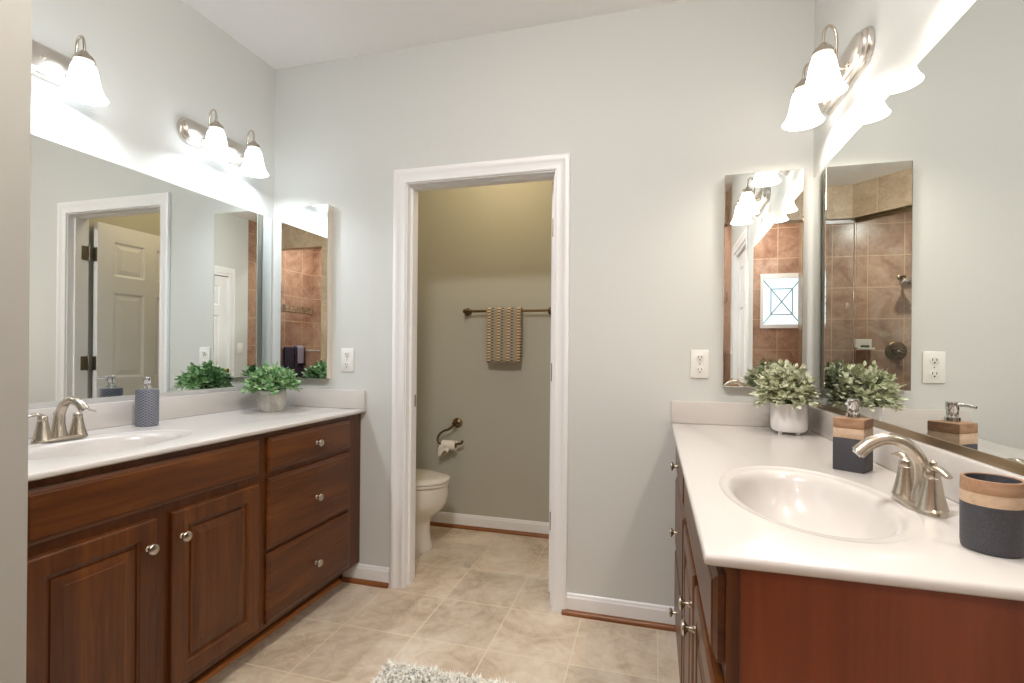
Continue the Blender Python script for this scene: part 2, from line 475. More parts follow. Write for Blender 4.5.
def rect_rings(bm, a0, a1, z0, z1, prof, place, back):
    """concentric rectangles: prof = [(inset, depth)], place(a, z, depth) -> xyz; back = depth of the rear face"""
    rs = []
    for ins, dp in [(0, back)] + prof:
        rs.append([place(a0 + ins, z0 + ins, dp), place(a1 - ins, z0 + ins, dp), place(a1 - ins, z1 - ins, dp), place(a0 + ins, z1 - ins, dp)])
    rings(bm, rs)

def six_panel(bm, a0, a1, z0, z1, th, place):
    """six-panel slab, panels sunk on both faces"""
    W, Hh = a1 - a0, z1 - z0
    st, mid = 0.105, 0.09
    cols = [(a0 + st, a0 + W / 2 - mid / 2), (a0 + W / 2 + mid / 2, a1 - st)]
    rows = [(z0 + 0.22, z0 + 0.82), (z0 + 0.98, z0 + 1.55), (z0 + 1.66, z1 - 0.11)]
    xs = sorted({a0, a1, *[v for c in cols for v in c]}); zs = sorted({z0, z1, *[v for r in rows for v in r]})
    for face in (0, 1):
        s = 1 if face == 0 else -1; d0 = th if face == 0 else 0.0
        for i in range(len(xs) - 1):
            for j in range(len(zs) - 1):
                xa, xb, za, zb = xs[i], xs[i + 1], zs[j], zs[j + 1]
                if (xa, xb) in cols and (za, zb) in rows:
                    pr = [(0, 0), (0.012, -0.009), (0.02, -0.009), (0.045, -0.002)]
                    rs = [[place(xa + k, za + k, d0 + s * d), place(xb - k, za + k, d0 + s * d), place(xb - k, zb - k, d0 + s * d), place(xa + k, zb - k, d0 + s * d)] for k, d in pr]
                    rings(bm, rs, cap0=False)
                else:
                    bm.faces.new([bm.verts.new(place(*p, d0)) for p in ((xa, za), (xb, za), (xb, zb), (xa, zb))])
    for (p, q) in (((a0, z0), (a1, z0)), ((a1, z0), (a1, z1)), ((a1, z1), (a0, z1)), ((a0, z1), (a0, z0))):
        bm.faces.new([bm.verts.new(place(*p, 0)), bm.verts.new(place(*q, 0)), bm.verts.new(place(*q, th)), bm.verts.new(place(*p, th))])

# door_1: toilet room door, swung open into the toilet room
d1 = thing('door_1', 'white six-panel door swung open into the toilet room', 'door', (DX1, D, 0), kind='structure')
b = nb()
J = 0.014
box(b, DX0 - 0.004, DX0 + 0.006, D - 0.001, D + WT + 0.001, 0.001, DZ); box(b, DX1 - 0.006, DX1 + 0.004, D - 0.001, D + WT + 0.001, 0.001, DZ)
box(b, DX0 + 0.006, DX1 - 0.006, D - 0.001, D + WT + 0.001, DZ - 0.006, DZ + 0.004)
box(b, DX0 + 0.006, DX0 + 0.018, D + 0.035, D + 0.07, 0.001, DZ - 0.006); box(b, DX1 - 0.018, DX1 - 0.006, D + 0.035, D + 0.07, 0.001, DZ - 0.006)
box(b, DX0 + 0.018, DX1 - 0.018, D + 0.035, D + 0.07, DZ - 0.018, DZ - 0.006)
obj('door_jamb', b, M['trim'], d1, smooth=False)
b = nb()
SX0 = -0.487
six_panel(b, 2.447, 3.165, 0.012, 2.012, 0.036, lambda a, z, dp: (SX0 + dp, a, z))
obj('door_slab', b, M['trim'], d1, smooth=False)
for z in (1.80, 1.09, 0.36):
    b = nb(); box(b, SX0 + 0.004, SX0 + 0.034, 2.4445, 2.4475, z - 0.045, z + 0.045)
    box(b, DX1 - 0.0085, DX1 - 0.0055, D + 0.078, D + WT, z - 0.045, z + 0.045)
    lathe(b, (DX1 - 0.013, D + WT + 0.006, z - 0.048), (0, 0, 1), [(0.006, 0), (0.006, 0.096), (0.004, 0.100)], 12)
    obj('hinge', b, M['hinge'], d1)
b = nb(); box(b, DX0 + 0.0055, DX0 + 0.008, D + 0.076, D + 0.104, 0.90, 0.96); obj('strike_plate', b, M['bronze'], d1, smooth=False)

# door_2: closed door in the right wall, seen in the mirrors
d2 = thing('door_2', 'closed white six-panel door with a brass knob in the right wall', 'door', (XR, 0.22, 0), kind='structure')
b = nb()
box(b, XR - 0.001, XR + 0.115, -0.13, -0.10, 0.001, DZ + 0.0); box(b, XR - 0.001, XR + 0.115, 0.54, 0.57, 0.001, DZ); box(b, XR - 0.001, XR + 0.115, -0.10, 0.54, DZ - 0.025, DZ)
obj('door_jamb', b, M['trim'], d2, smooth=False)
b = nb(); six_panel(b, -0.096, 0.536, 0.012, DZ - 0.03, 0.036, lambda a, z, dp: (XR + 0.058 - dp, a, z)); obj('door_slab', b, M['trim'], d2, smooth=False)
b = nb(); lathe(b, (XR + 0.022, -0.035, 0.95), (-1, 0, 0), [(0.032, 0), (0.032, 0.006), (0.012, 0.012), (0.011, 0.03), (0.024, 0.038), (0.031, 0.052), (0.029, 0.068), (0.015, 0.075), (0, 0.076)], 24); obj('door_knob', b, M['brass'], d2)
for z in (1.78, 1.05, 0.3):
    b = nb(); box(b, XR + 0.012, XR + 0.021, 0.524, 0.540, z - 0.045, z + 0.045, 0.003); obj('hinge', b, M['bronze'], d2)

# window_1: small leaded obscure-glass window
w1 = thing('window_1', 'small obscure-glass window with leaded square and crossing diagonals', 'window', ((WX0 + WX1) / 2, YB, WZ0), kind='structure')
b = nb()
for (x0, x1, z0, z1) in ((WX0, WX0 + 0.03, WZ0, WZ1), (WX1 - 0.03, WX1, WZ0, WZ1), (WX0 + 0.03, WX1 - 0.03, WZ0, WZ0 + 0.04), (WX0 + 0.03, WX1 - 0.03, WZ1 - 0.05, WZ1)):
    box(b, x0 + 0.0005, x1 - 0.0005, YB - 0.08, YB + 0.012, z0, z1)
obj('window_frame', b, M['trim'], w1, smooth=False)
px0, px1, pz0, pz1 = WX0 + 0.03, WX1 - 0.03, WZ0 + 0.04, WZ1 - 0.05
b = nb(); box(b, px0, px1, YB - 0.05, YB - 0.045, pz0, pz1); obj('pane', b, M['window_pane'], w1, smooth=False)
b = nb(); cx, cz = (px0 + px1) / 2, (pz0 + pz1) / 2; iw, ih = 0.105, 0.14
yy = YB - 0.042
for p, q in (((px0, pz0), (px1, pz1)), ((px0, pz1), (px1, pz0)), ((cx - iw, cz - ih), (cx + iw, cz - ih)), ((cx - iw, cz + ih), (cx + iw, cz + ih)), ((cx - iw, cz - ih), (cx - iw, cz + ih)), ((cx + iw, cz - ih), (cx + iw, cz + ih))):
    tube(b, [(p[0], yy, p[1]), (q[0], yy, q[1])], 0.006, 8)
obj('lead_came', b, M['came'], w1)

# ------------------------------------------------------------------ vanities
def place_side(side):
    return (lambda d: XL + d) if side == 'L' else (lambda d: XR - d)

DOORP = [(0, -0.005), (0.002, -0.002), (0.006, 0.0), (0.052, 0.0), (0.054, -0.003), (0.058, -0.004), (0.060, -0.010), (0.066, -0.011), (0.068, -0.011), (0.070, -0.0065), (0.074, -0.0060), (0.094, -0.001), (0.096, 0.0005), (0.10, 0.0005)]
DRAWP = [(0, -0.008), (0.003, -0.007), (0.010, -0.0035), (0.012, -0.0035), (0.016, 0.0), (0.02, 0.0)]

def knob(px, y, z, s, par):
    b = nb(); lathe(b, (px, y, z), (s, 0, 0), [(0.009, -0.0005), (0.009, 0.002), (0.0055, 0.005), (0.005, 0.013), (0.0085, 0.017), (0.0155, 0.0205), (0.0165, 0.0235), (0.0145, 0.0265), (0.007, 0.0285), (0, 0.029)], 20)
    return obj('knob', b, M['nickel'], par)

def vanity(side, Dt, label):
    X = place_side(side); s = 1 if side == 'L' else -1
    front = Dt - (0.010 if side == 'L' else 0.014); ff = front - 0.019            # door faces, face frame
    yN, yF = 0.825, D - 0.004
    t = thing('vanity_cabinet', label, 'vanity cabinet', (X(Dt / 2), (yN + yF) / 2, 0))
    b = nb()
    box(b, X(0.004), X(0.012), yN + 0.016, yF, 0.105, 0.865); box(b, X(0.012), X(ff - 0.0195), yN + 0.016, yF, 0.105, 0.122)
    box(b, X(0.012), X(ff - 0.0195), yF - 0.016, yF, 0.122, 0.865); box(b, X(0.012), X(ff - 0.0195), 1.60, 1.616, 0.122, 0.72); obj('carcass', b, M['dark'], t, smooth=False)
    b = nb()                                           # face frame: stiles and rails
    z0, z1 = 0.105, ZC - 0.019
    for ya, yb in ((yN, 0.868), (1.150, 1.255), (1.56, 1.66), (2.150, yF)):
        box(b, X(ff - 0.019), X(ff), ya, yb, z0, z1)
    for ya, yb, za, zb in ((0.868, 1.56, 0.835, z1), (0.868, 1.56, 0.655, 0.735), (0.868, 1.15, z0, 0.155), (1.255, 1.56, z0, 0.155),
                           (1.66, 2.15, 0.832, z1), (1.66, 2.15, 0.672, 0.73), (1.66, 2.15, 0.385, 0.43), (1.66, 2.15, z0, 0.15)):
        box(b, X(ff - 0.019), X(ff - 0.0003), ya, yb, za, zb)
    obj('face_frame', b, M['wood_v'], t, smooth=False)
    b = nb(); box(b, X(0.004), X(ff - 0.0195), yN + 0.003, yN + 0.0155, 0.0, z1)
    obj('side_panel', b, M['wood_side'], t, smooth=False)
    b = nb(); box(b, X(0.43), X(0.445), yN + 0.02, yF, 0.0, 0.105); obj('toe_kick', b, M['dark'], t, smooth=False)
    b = nb()
    rings(b, [[(X(0.445 + a), y, z + 0.0005) for a, z in ((0, 0), (0.018, 0), (0.018, 0.006), (0.014, 0.014), (0.006, 0.02), (0, 0.021))] for y in (yN + 0.02, yF - 0.03)])
    obj('shoe_molding', b, M['shoe'], t)
    pl = lambda a, z, dp: (X(front + dp), a, z)
    b = nb(); rect_rings(b, 0.838, 1.590, 0.712, 0.848, DRAWP, pl, -0.019); obj('false_front', b, M['wood_h'], t, smooth=False)
    for (ya, yb, ky) in ((0.832, 1.177, 1.147), (1.228, 1.586, 1.258)):
        b = nb(); rect_rings(b, ya, yb, 0.135, 0.682, DOORP, pl, -0.019)
        dr = obj('door', b, M['wood_v'], t, smooth=False); knob(X(front), ky, 0.60, s, dr)
    for (za, zb) in ((0.712, 0.848), (0.412, 0.690), (0.125, 0.398)):
        b = nb(); rect_rings(b, 1.633, 2.183, za, zb, DRAWP, pl, -0.019)
        dr = obj('drawer', b, M['wood_h'], t, smooth=False); knob(X(front), 1.92, (za + zb) / 2 + (0.0 if zb > 0.8 else -0.01), s, dr)
    return t

vanity('L', EDGE_L - XL, 'long reddish-brown wooden vanity on the left, doors and drawers facing the room')
vanity('R', XR - EDGE_R, 'reddish-brown wooden vanity on the right, plain side panel facing the viewer')

def vanity_top(side, Dt, yc, label):
    X = place_side(side)
    y0, y1 = Y0, D - 0.001
    if side == 'L': y0 = 0.803
    t = thing('countertop', label, 'countertop', (X(Dt / 2), (y0 + y1) / 2, ZC - 0.018))
    dc = Dt / 2 + 0.029; ax, ay = 0.172, 0.285              # outer lip of the moulded bowl
    angs = sorted({round(2 * PI * i / 72, 5) for i in range(72)} | {round(math.atan2(yy - yc, dd - dc) % (2 * PI), 5) for dd in (0.001, Dt) for yy in (y0, y1)})
    def rect(a, ins):
        c, sn = math.cos(a), math.sin(a); k = 1e9
        if c > 1e-9: k = min(k, (Dt - ins - dc) / c)
        if c < -1e-9: k = min(k, (0.001 - dc) / c)
        if sn > 1e-9: k = min(k, (y1 - yc) / sn)
        if sn < -1e-9: k = min(k, (y0 + ins - yc) / sn)
        return dc + c * k, yc + sn * k
    def ring(f, z): return [(X(f(a)[0]), f(a)[1], z) for a in angs]
    ell = lambda p, q, sh=0.0: (lambda a: (dc + sh + p * math.cos(a), yc + q * math.sin(a)))
    th = 0.018
    b = nb()
    rings(b, [ring(lambda a: rect(a, 0.06), ZC - th), ring(lambda a: rect(a, 0.004), ZC - th), ring(lambda a: rect(a, 0.0), ZC - th + 0.004),
              ring(lambda a: rect(a, 0.0), ZC - 0.006), ring(lambda a: rect(a, 0.002), ZC - 0.0018), ring(lambda a: rect(a, 0.006), ZC), ring(ell(ax, ay), ZC)], cap0=False, cap1=False)
    slab = obj('top_slab', b, M['marble'], t, angle=60)
    b = nb(); prof = [(1.0, 0.0), (0.985, -0.0006), (0.965, -0.0022), (0.945, -0.003), (0.90, -0.0036), (0.875, -0.0048), (0.85, -0.0072), (0.828, -0.0112), (0.808, -0.017), (0.79, -0.025), (0.765, -0.042), (0.71, -0.072), (0.60, -0.102), (0.44, -0.126), (0.25, -0.139), (0.07, -0.144)]
    rings(b, [ring(ell(ax * k, ay * k, 0.0), ZC + z) for k, z in prof], cap0=False)
    obj('basin', b, M['marble'], t, angle=60)
    b = nb(); lathe(b, (X(dc), yc, ZC - 0.1445), (0, 0, 1), [(0.022, 0), (0.022, 0.003), (0.016, 0.004), (0.015, 0.006), (0, 0.007)], 20); obj('drain', b, M['nickel'], t)
    b = nb(); box(b, X(0.001), X(0.021), y0, y1, ZC + 0.0003, 0.9846, 0.004); obj('backsplash', b, M['marble'], t)
    b = nb(); box(b, X(0.0215), X(Dt), D - 0.021, y1, ZC + 0.0003, 0.9846, 0.004); obj('side_splash', b, M['marble'], t)
    return t
YSL, YSR = 1.20, 1.212
vanity_top('L', EDGE_L - XL, YSL, 'white moulded countertop with sink on the left vanity')
vanity_top('R', XR - EDGE_R, YSR, 'white moulded countertop with oval sink on the right vanity')

# ------------------------------------------------------------------ faucets
def faucet(side, yc, dcen, label):
    X = place_side(side); Z = ZC + 0.0003
    t = thing('faucet', label, 'faucet', (X(dcen), yc, ZC))
    b = nb(); rs = []
    for k, z in ((1.0, 0.0), (1.0, 0.004), (0.97, 0.008), (0.86, 0.012)):
        rs.append([(X(dcen + 0.028 * k * math.cos(2 * PI * i / 40)), yc + (0.051 + 0.030 * k) * math.copysign(abs(math.sin(2 * PI * i / 40)) ** 0.7, math.sin(2 * PI * i / 40)), Z + z) for i in range(40)])
    rings(b, rs); obj('base_plate', b, M['nickel'], t)
    b = nb()
    pts = spline([(X(dcen - 0.006), yc, Z + 0.009), (X(dcen - 0.008), yc, Z + 0.05), (X(dcen - 0.002), yc, Z + 0.088), (X(dcen + 0.022), yc, Z + 0.121), (X(dcen + 0.055), yc, Z + 0.130), (X(dcen + 0.085), yc, Z + 0.119), (X(dcen + 0.106), yc, Z + 0.099)], 8)
    tube(b, pts, resample([0.020, 0.0155, 0.0130, 0.0122, 0.0122, 0.0128, 0.0138], len(pts)), 20, 1.12, up=(1, 0, 0))
    sp = obj('spout', b, M['nickel'], t)
    e = pts[-1]; dr = (pts[-1] - pts[-3]).normalized()
    b = nb(); lathe(b, e - dr * 0.001, dr, [(0.0095, 0), (0.0095, 0.005), (0.007, 0.0055)], 16); obj('aerator', b, M['chrome'], sp)
    for sg in (-1, 1):
        hy = yc + sg * 0.051
        b = nb(); lathe(b, (X(dcen), hy, Z + 0.009), (0, 0, 1), [(0.0255, 0), (0.0235, 0.006), (0.018, 0.03), (0.0145, 0.052), (0.0135, 0.058), (0.0125, 0.059), (0.0130, 0.061), (0.0135, 0.064), (0.0125, 0.071), (0.008, 0.075), (0, 0.076)], 24)
        hd = obj('handle', b, M['nickel'], t)
        b = nb(); lp = spline([(X(dcen), hy - sg * 0.006, Z + 0.080), (X(dcen), hy + sg * 0.014, Z + 0.088), (X(dcen), hy + sg * 0.034, Z + 0.087), (X(dcen), hy + sg * 0.055, Z + 0.081)], 6)
        tube(b, lp, resample([0.007, 0.010, 0.0085, 0.0065], len(lp)), 14, 0.55, up=(1, 0, 0)); obj('lever', b, M['nickel'], hd)
    b = nb(); lathe(b, (X(dcen - 0.024), yc, Z + 0.006), (0, 0, 1), [(0.003, 0), (0.003, 0.07), (0.006, 0.073), (0.0065, 0.082), (0.003, 0.086), (0, 0.087)], 12); obj('lift_rod', b, M['nickel'], t)
    return t
faucet('L', 1.195, 0.134, 'brushed nickel two-handle faucet at the left sink')
faucet('R', 1.19, 0.106, 'brushed nickel two-handle faucet at the right sink')

# ------------------------------------------------------------------ big wall mirrors
def wall_mirror(side, y0, y1, label, ch):
    X = place_side(side)
    t = thing('wall_mirror', label, 'mirror', (X(0.0), (y0 + y1) / 2, 0.985))
    b = nb(); box(b, X(0.0005), X(0.006), y0, y1, 0.990, MZ1); obj('mirror_glass', b, M['mirror'], t, smooth=False)
    b = nb(); box(b, X(0.0005), X(0.009), y0, y1, 0.9856, 0.9895); box(b, X(0.0063), X(0.009), y0, y1, 0.9895, MZ0); obj('bottom_channel', b, ch, t, smooth=False)
    return t
wall_mirror('L', 0.805, D - 0.022, 'large frameless mirror on the left wall above the vanity', M['channel_l'])
wall_mirror('R', 0.835, D - 0.022, 'large frameless mirror on the right wall above the vanity', M['channel'])

# tall mirrored medicine cabinets on the back wall
def med_cabinet(x0, x1, z0, z1, tilt, label):
    t = thing('medicine_cabinet', label, 'medicine cabinet', ((x0 + x1) / 2, D, z0))
    f = D - CAB_D
    b = nb(); box(b, x0, x1, f + 0.006, D - 0.0005, z0, z1, 0.001, 1); obj('cabinet_body', b, M['cab_side'], t, smooth=False)
    b = nb(); tb = bmesh.new()
    vs = 0.006
    # mirrored door with a narrow polished bevel
    rect_rings(tb, x0 - 0.001, x1 + 0.001, z0 - 0.001, z1 + 0.001, [(0, -0.0006), (0.0025, 0.0)], lambda a, z, dp: (a, f - dp, z), -0.0055)
    merge(b, tb, Matrix.Translation((x0, f, 0)) @ Matrix.Rotation(tilt, 4, 'Z') @ Matrix.Translation((-x0, -f, 0)))
    obj('mirror_door', b, M['mirror'], t, smooth=False)
    return t
med_cabinet(-1.909, -1.624, 1.041, 1.940, 0.0, 'narrow mirrored medicine cabinet left of the doorway')
med_cabinet(0.280, 0.571, 1.053, 1.9285, -0.0085, 'narrow mirrored medicine cabinet right of the doorway')

# ------------------------------------------------------------------ vanity lights
def vanity_light(loc, label, shade):
    """two bell shades on a stepped racetrack back plate; built against a wall at +x"""
    x, y, z = loc
    t = thing('vanity_light', label, 'wall light', loc, 'two-lamp vanity lights over the mirrors')
    b = nb(); rs = []
    def race(hw, hh, d):
        out = []
        for i in range(48):
            a = 2 * PI * i / 48; c, s_ = math.cos(a), math.sin(a)
            out.append((x + d, y + (hw - hh) * (1 if c >= 0 else -1) + hh * c, z + 0.016 + hh * s_))
        return out
    for hh, d in ((0.057, 0.0005), (0.057, 0.006), (0.054, 0.009), (0.051, 0.009), (0.051, 0.013), (0.047, 0.016), (0.044, 0.016), (0.044, 0.020), (0.039, 0.023), (0.030, 0.0235)):
        rs.append(race(0.212 - (0.057 - hh), hh, d * 1.6))
    rings(b, rs); obj('back_plate', b, M['plate'], t)
    for dy in (-0.03, 0.03):
        b = nb(); lathe(b, (x + 0.037, y + dy, z + 0.016), (1, 0, 0), [(0.006, 0), (0.006, 0.004), (0.004, 0.007), (0, 0.008)], 12); obj('finial', b, M['nickel'], t)
    for sg in (-1, 1):
        ly = y + sg * 0.110
        b = nb()
        pts = spline([(x + 0.03, ly, z - 0.012), (x + 0.058, ly, z - 0.013), (x + 0.069, ly, z + 0.012), (x + 0.068, ly, z + 0.07), (x + 0.073, ly, z + 0.11), (x + 0.089, ly, z + 0.125), (x + 0.102, ly, z + 0.112), (x + 0.106, ly, z + 0.08), (x + 0.106, ly, z + 0.062)], 6)
        tube(b, pts, 0.0045, 12)
        lathe(b, (x + 0.0365, ly, z - 0.012), (1, 0, 0), [(0.016, 0), (0.014, 0.005), (0.006, 0.008)], 16)
        arm = obj('arm', b, M['nickel'], t)
        b = nb(); lathe(b, (x + 0.106, ly, z + 0.072), (0, 0, -1), [(0.008, 0), (0.012, 0.004), (0.014, 0.012), (0.024, 0.016), (0.030, 0.026), (0.032, 0.036), (0.030, 0.037)], 24); obj('shade_holder', b, M['nickel'], arm)
        b = nb()
        pr = [(0.014, 0.035), (0.025, 0.031), (0.033, 0.023), (0.0375, 0.010), (0.041, -0.010), (0.0455, -0.034), (0.051, -0.055), (0.059, -0.073), (0.0675, -0.084), (0.066, -0.085), (0.057, -0.073), (0.048, -0.053), (0.0425, -0.033), (0.038, -0.010), (0.034, 0.008)]
        a, n = Vector((0, 0, 1)), 32
        rings(b, [[(x + 0.106 + r * math.cos(2 * PI * i / n), ly + r * math.sin(2 * PI * i / n), z + h) for i in range(n)] for r, h in pr], cap0=True, cap1=False)
        obj('glass_shade', b, shade, t)
    return t
LZ, LZR = 2.134, 2.106
def bulbs(x, y, z, sx, power, col):
    for sg in (-1, 1):
        ld = bpy.data.lights.new('bulb', 'POINT'); ld.energy = power; ld.color = col; ld.shadow_soft_size = 0.028
        lo = bpy.data.objects.new('bulb', ld); COL.objects.link(lo); lo.location = (x + sx * 0.106, y + sg * 0.110, z - 0.045)
vl = vanity_light((XL, 1.930, LZ), 'nickel wall light of two glowing bell shades on the left wall, by the corner', M['shade_l'])
bulbs(XL, 1.930, LZ, 1, BULB_L, COOL)
dup(vl, (XL, 1.165, LZ), 0, label='nickel wall light over the left sink, cut off by the wall end')
bulbs(XL, 1.165, LZ, 1, BULB_L, COOL)
sw = {M['shade_l']: M['shade_r']}
vr = dup(vl, (XR, 1.925, LZR), PI, label='nickel wall light of two glowing bell shades on the right wall', swap=sw)
bulbs(XR, 1.925, LZR, -1, BULB_R, WARM)
dup(vr, (XR, 1.14, LZR), PI, label='nickel wall light over the right sink, reflected in the narrow mirror')
bulbs(XR, 1.14, LZR, -1, BULB_R, WARM)

# ------------------------------------------------------------------ outlets and switch
def outlet(x, z, label):
    t = thing('electrical_outlet', label, 'outlet', (x, D, z))
    b = nb(); box(b, x - 0.037, x + 0.037, D - 0.007, D - 0.0005, z - 0.0605, z + 0.0605, 0.003); obj('cover_plate', b, M['plastic'], t)
    for dz in (-0.026, 0.026):
        b = nb(); lathe(b, (x, D - 0.0068, z + dz), (0, -1, 0), [(0.0175, 0), (0.0175, 0.002), (0.016, 0.003)], 24, sy=0.85); r = obj('receptacle', b, M['plastic'], t)
        b = nb()
        for dx in (-0.007, 0.007): box(b, x + dx - 0.0012, x + dx + 0.0012, D - 0.0108, D - 0.0097, z + dz - 0.001, z + dz + 0.008)
        lathe(b, (x, D - 0.0097, z + dz - 0.008), (0, -1, 0), [(0.003, 0), (0.003, 0.0011)], 10)
        obj('slot', b, M['slot'], r, smooth=False)
    b = nb(); lathe(b, (x, D - 0.0068, z), (0, -1, 0), [(0.003, 0), (0.002, 0.0015), (0, 0.0016)], 10); obj('screw', b, M['nickel'], t)
    return t
outlet(-1.526, 1.139, 'white duplex outlet beside the left medicine cabinet')
outlet(0.1905, 1.1435, 'white duplex outlet beside the right medicine cabinet')
t = thing('light_switch', 'cream light switch plate beside the closed door on the right wall', 'switch', (XR, -0.26, 1.20))
b = nb(); box(b, XR - 0.007, XR - 0.0005, -0.30, -0.22, 1.14, 1.26, 0.003); obj('cover_plate', b, M['plastic'], t)
b = nb(); box(b, XR - 0.012, XR - 0.0068, -0.267, -0.253, 1.185, 1.215, 0.002); obj('toggle', b, M['plastic'], t)

# ------------------------------------------------------------------ counter accessories
def pump(base, zt, par, ang, h1=0.014, metal='chrome'):
    x, y = base
    b = nb(); lathe(b, (x, y, zt), (0, 0, 1), [(0.0165, 0), (0.0165, h1), (0.013, h1 + 0.001), (0.0125, h1 + 0.003), (0.0125, h1 + 0.015), (0.0135, h1 + 0.017), (0.0135, h1 + 0.036), (0.0115, h1 + 0.038), (0, h1 + 0.038)], 24)
    p = obj('pump', b, M[metal], par)
    b = nb(); d = Vector((math.cos(ang), math.sin(ang), 0)); c = Vector((x, y, zt + h1 + 0.031))
    tube(b, [c + d * 0.01, c + d * 0.035, c + d * 0.05 - Vector((0, 0, 0.003))], [0.005, 0.0042, 0.0035], 12); obj('nozzle', b, M[metal], p)

# left: round lattice-pattern bottle
lx, ly = -1.894, 1.515
t = thing('soap_dispenser', 'round grey-blue patterned soap dispenser on the left countertop', 'soap dispenser', (lx, ly, ZC))
b = nb(); lathe(b, (lx, ly, ZC + 0.0004), (0, 0, 1), [(0.036, 0), (0.0385, 0.003), (0.0385, 0.136), (0.037, 0.140), (0.033, 0.142), (0, 0.142)], 48); obj('bottle', b, M['lattice'], t)
pump((lx, ly), ZC + 0.142, t, -0.68, 0.010)

# right: square stone and wood bottle
rx, ry, ra = 0.503, 1.512, -0.618
t = thing('soap_dispenser', 'square black stone and wood soap dispenser on the right countertop', 'soap dispenser', (rx, ry, ZC))
def rbox(h0, h1, k=0.0, r=0.002):
    b = nb(); tb = bmesh.new(); hw = 0.0355 - k; hd = 0.0355 - k
    box(tb, -hw, hw, -hd, hd, h0, h1, r); merge(b, tb, Matrix.Translation((rx, ry, ZC + 0.0004)) @ Matrix.Rotation(ra, 4, 'Z')); return b
obj('stone_base', rbox(0, 0.084), M['granite'], t)
obj('pale_wood_band', rbox(0.0842, 0.110), M['band_b'], t); obj('wood_top', rbox(0.1102, 0.135), M['band_a'], t)
pump((rx, ry), ZC + 0.1354, t, -2.19, 0.012)

# right: tumbler of the same set
tx, ty, ta = 0.508, 0.957, -0.50
t = thing('tumbler', 'black stone and wood banded tumbler beside the right faucet', 'tumbler', (tx, ty, ZC))
z0 = ZC + 0.0004
def oval_part(name, prof, m, c0=True, c1=True):
    b = nb(); tb = bmesh.new(); lathe(tb, (0, 0, 0), (0, 0, 1), prof, 56, c0, c1, 0.82, 0.86)
    merge(b, tb, Matrix.Translation((tx, ty, z0)) @ Matrix.Rotation(ta, 4, 'Z')); return obj(name, b, m, t)
oval_part('stone_base', [(0.043, 0), (0.0455, 0.002), (0.0465, 0.010), (0.047, 0.072)], M['granite'])
oval_part('pale_wood_band', [(0.047, 0.0722), (0.047, 0.090)], M['band_b'])
oval_part('wood_rim', [(0.039, 0.0902), (0.047, 0.0903), (0.047, 0.109), (0.046, 0.1105), (0.0415, 0.1105), (0.0405, 0.109), (0.039, 0.0902)], M['band_a'], False, False)
oval_part('inner_lining', [(0.0, 0.091), (0.0385, 0.0911), (0.0400, 0.1095), (0.0390, 0.1095), (0.037, 0.092)], M['granite'], False, False)

# potted plants
def leaf(bm, p, d, up, L, W):
    d = d.normalized(); s = d.cross(up)
    if s.length < 1e-3: s = d.orthogonal()
    s.normalize(); n = s.cross(d).normalized()
    c = [p, p + d * L * 0.35 + s * W * 0.5 + n * L * 0.05, p + d * L * 0.75 + s * W * 0.42 + n * L * 0.03, p + d * L - n * L * 0.06,
         p + d * L * 0.75 - s * W * 0.42 + n * L * 0.03, p + d * L * 0.35 - s * W * 0.5 + n * L * 0.05, p + d * L * 0.35 - n * L * 0.03, p + d * L * 0.75 - n * L * 0.04]
    v = [bm.verts.new(q) for q in c]
    for f in ((0, 1, 6), (6, 1, 2, 7), (7, 2, 3), (0, 6, 5), (6, 7, 4, 5), (7, 3, 4)):
        bm.faces.new([v[i] for i in f])

def foliage(base, rx, rz, nst, L, W, seed, zmin=0.0, per=9, tilt=1.0, tip=0.0):
    rnd = random.Random(seed); lv, st = nb(), nb()
    base = Vector(base)
    for k in range(nst):
        th = 2 * PI * (k * 0.618034) + rnd.uniform(-0.3, 0.3); q = (k + 0.5) / nst
        el = math.asin(1 - q * 1.02) if q < 0.98 else 0.0
        el = max(el, -0.1) + rnd.uniform(-0.1, 0.1)
        rr = rnd.uniform(0.80, 1.04)
        tipp = base + Vector((math.cos(th) * math.cos(el) * rx * rr, math.sin(th) * math.cos(el) * rx * rr, zmin + math.sin(max(el, -0.12)) * rz * rr))
        st0 = base + Vector((math.cos(th) * 0.02, math.sin(th) * 0.02, -0.012)); midp = st0.lerp(tipp, 0.55) + Vector((0, 0, 0.015))
        pts = spline([st0, midp, tipp], 5); tube(st, pts, 0.0011, 5)
        for j in range(per):
            f = 0.35 + 0.65 * j / (per - 1); i = min(int(f * (len(pts) - 1)), len(pts) - 2)
            p = pts[i].lerp(pts[i + 1], f * (len(pts) - 1) - i); ax = (pts[i + 1] - pts[i]).normalized()
            sd = Vector((rnd.gauss(0, 1), rnd.gauss(0, 1), rnd.gauss(0.25, 0.8))); sd = (sd - ax * sd.dot(ax)).normalized()
            d = (sd + ax * rnd.uniform(0.3, 1.1)) if j < per - 1 else ax
            leaf(lv, p, d, Vector((rnd.uniform(-.4, .4), rnd.uniform(-.4, .4), 1)), L * rnd.uniform(0.75, 1.15), W * rnd.uniform(0.8, 1.15))
    return lv, st

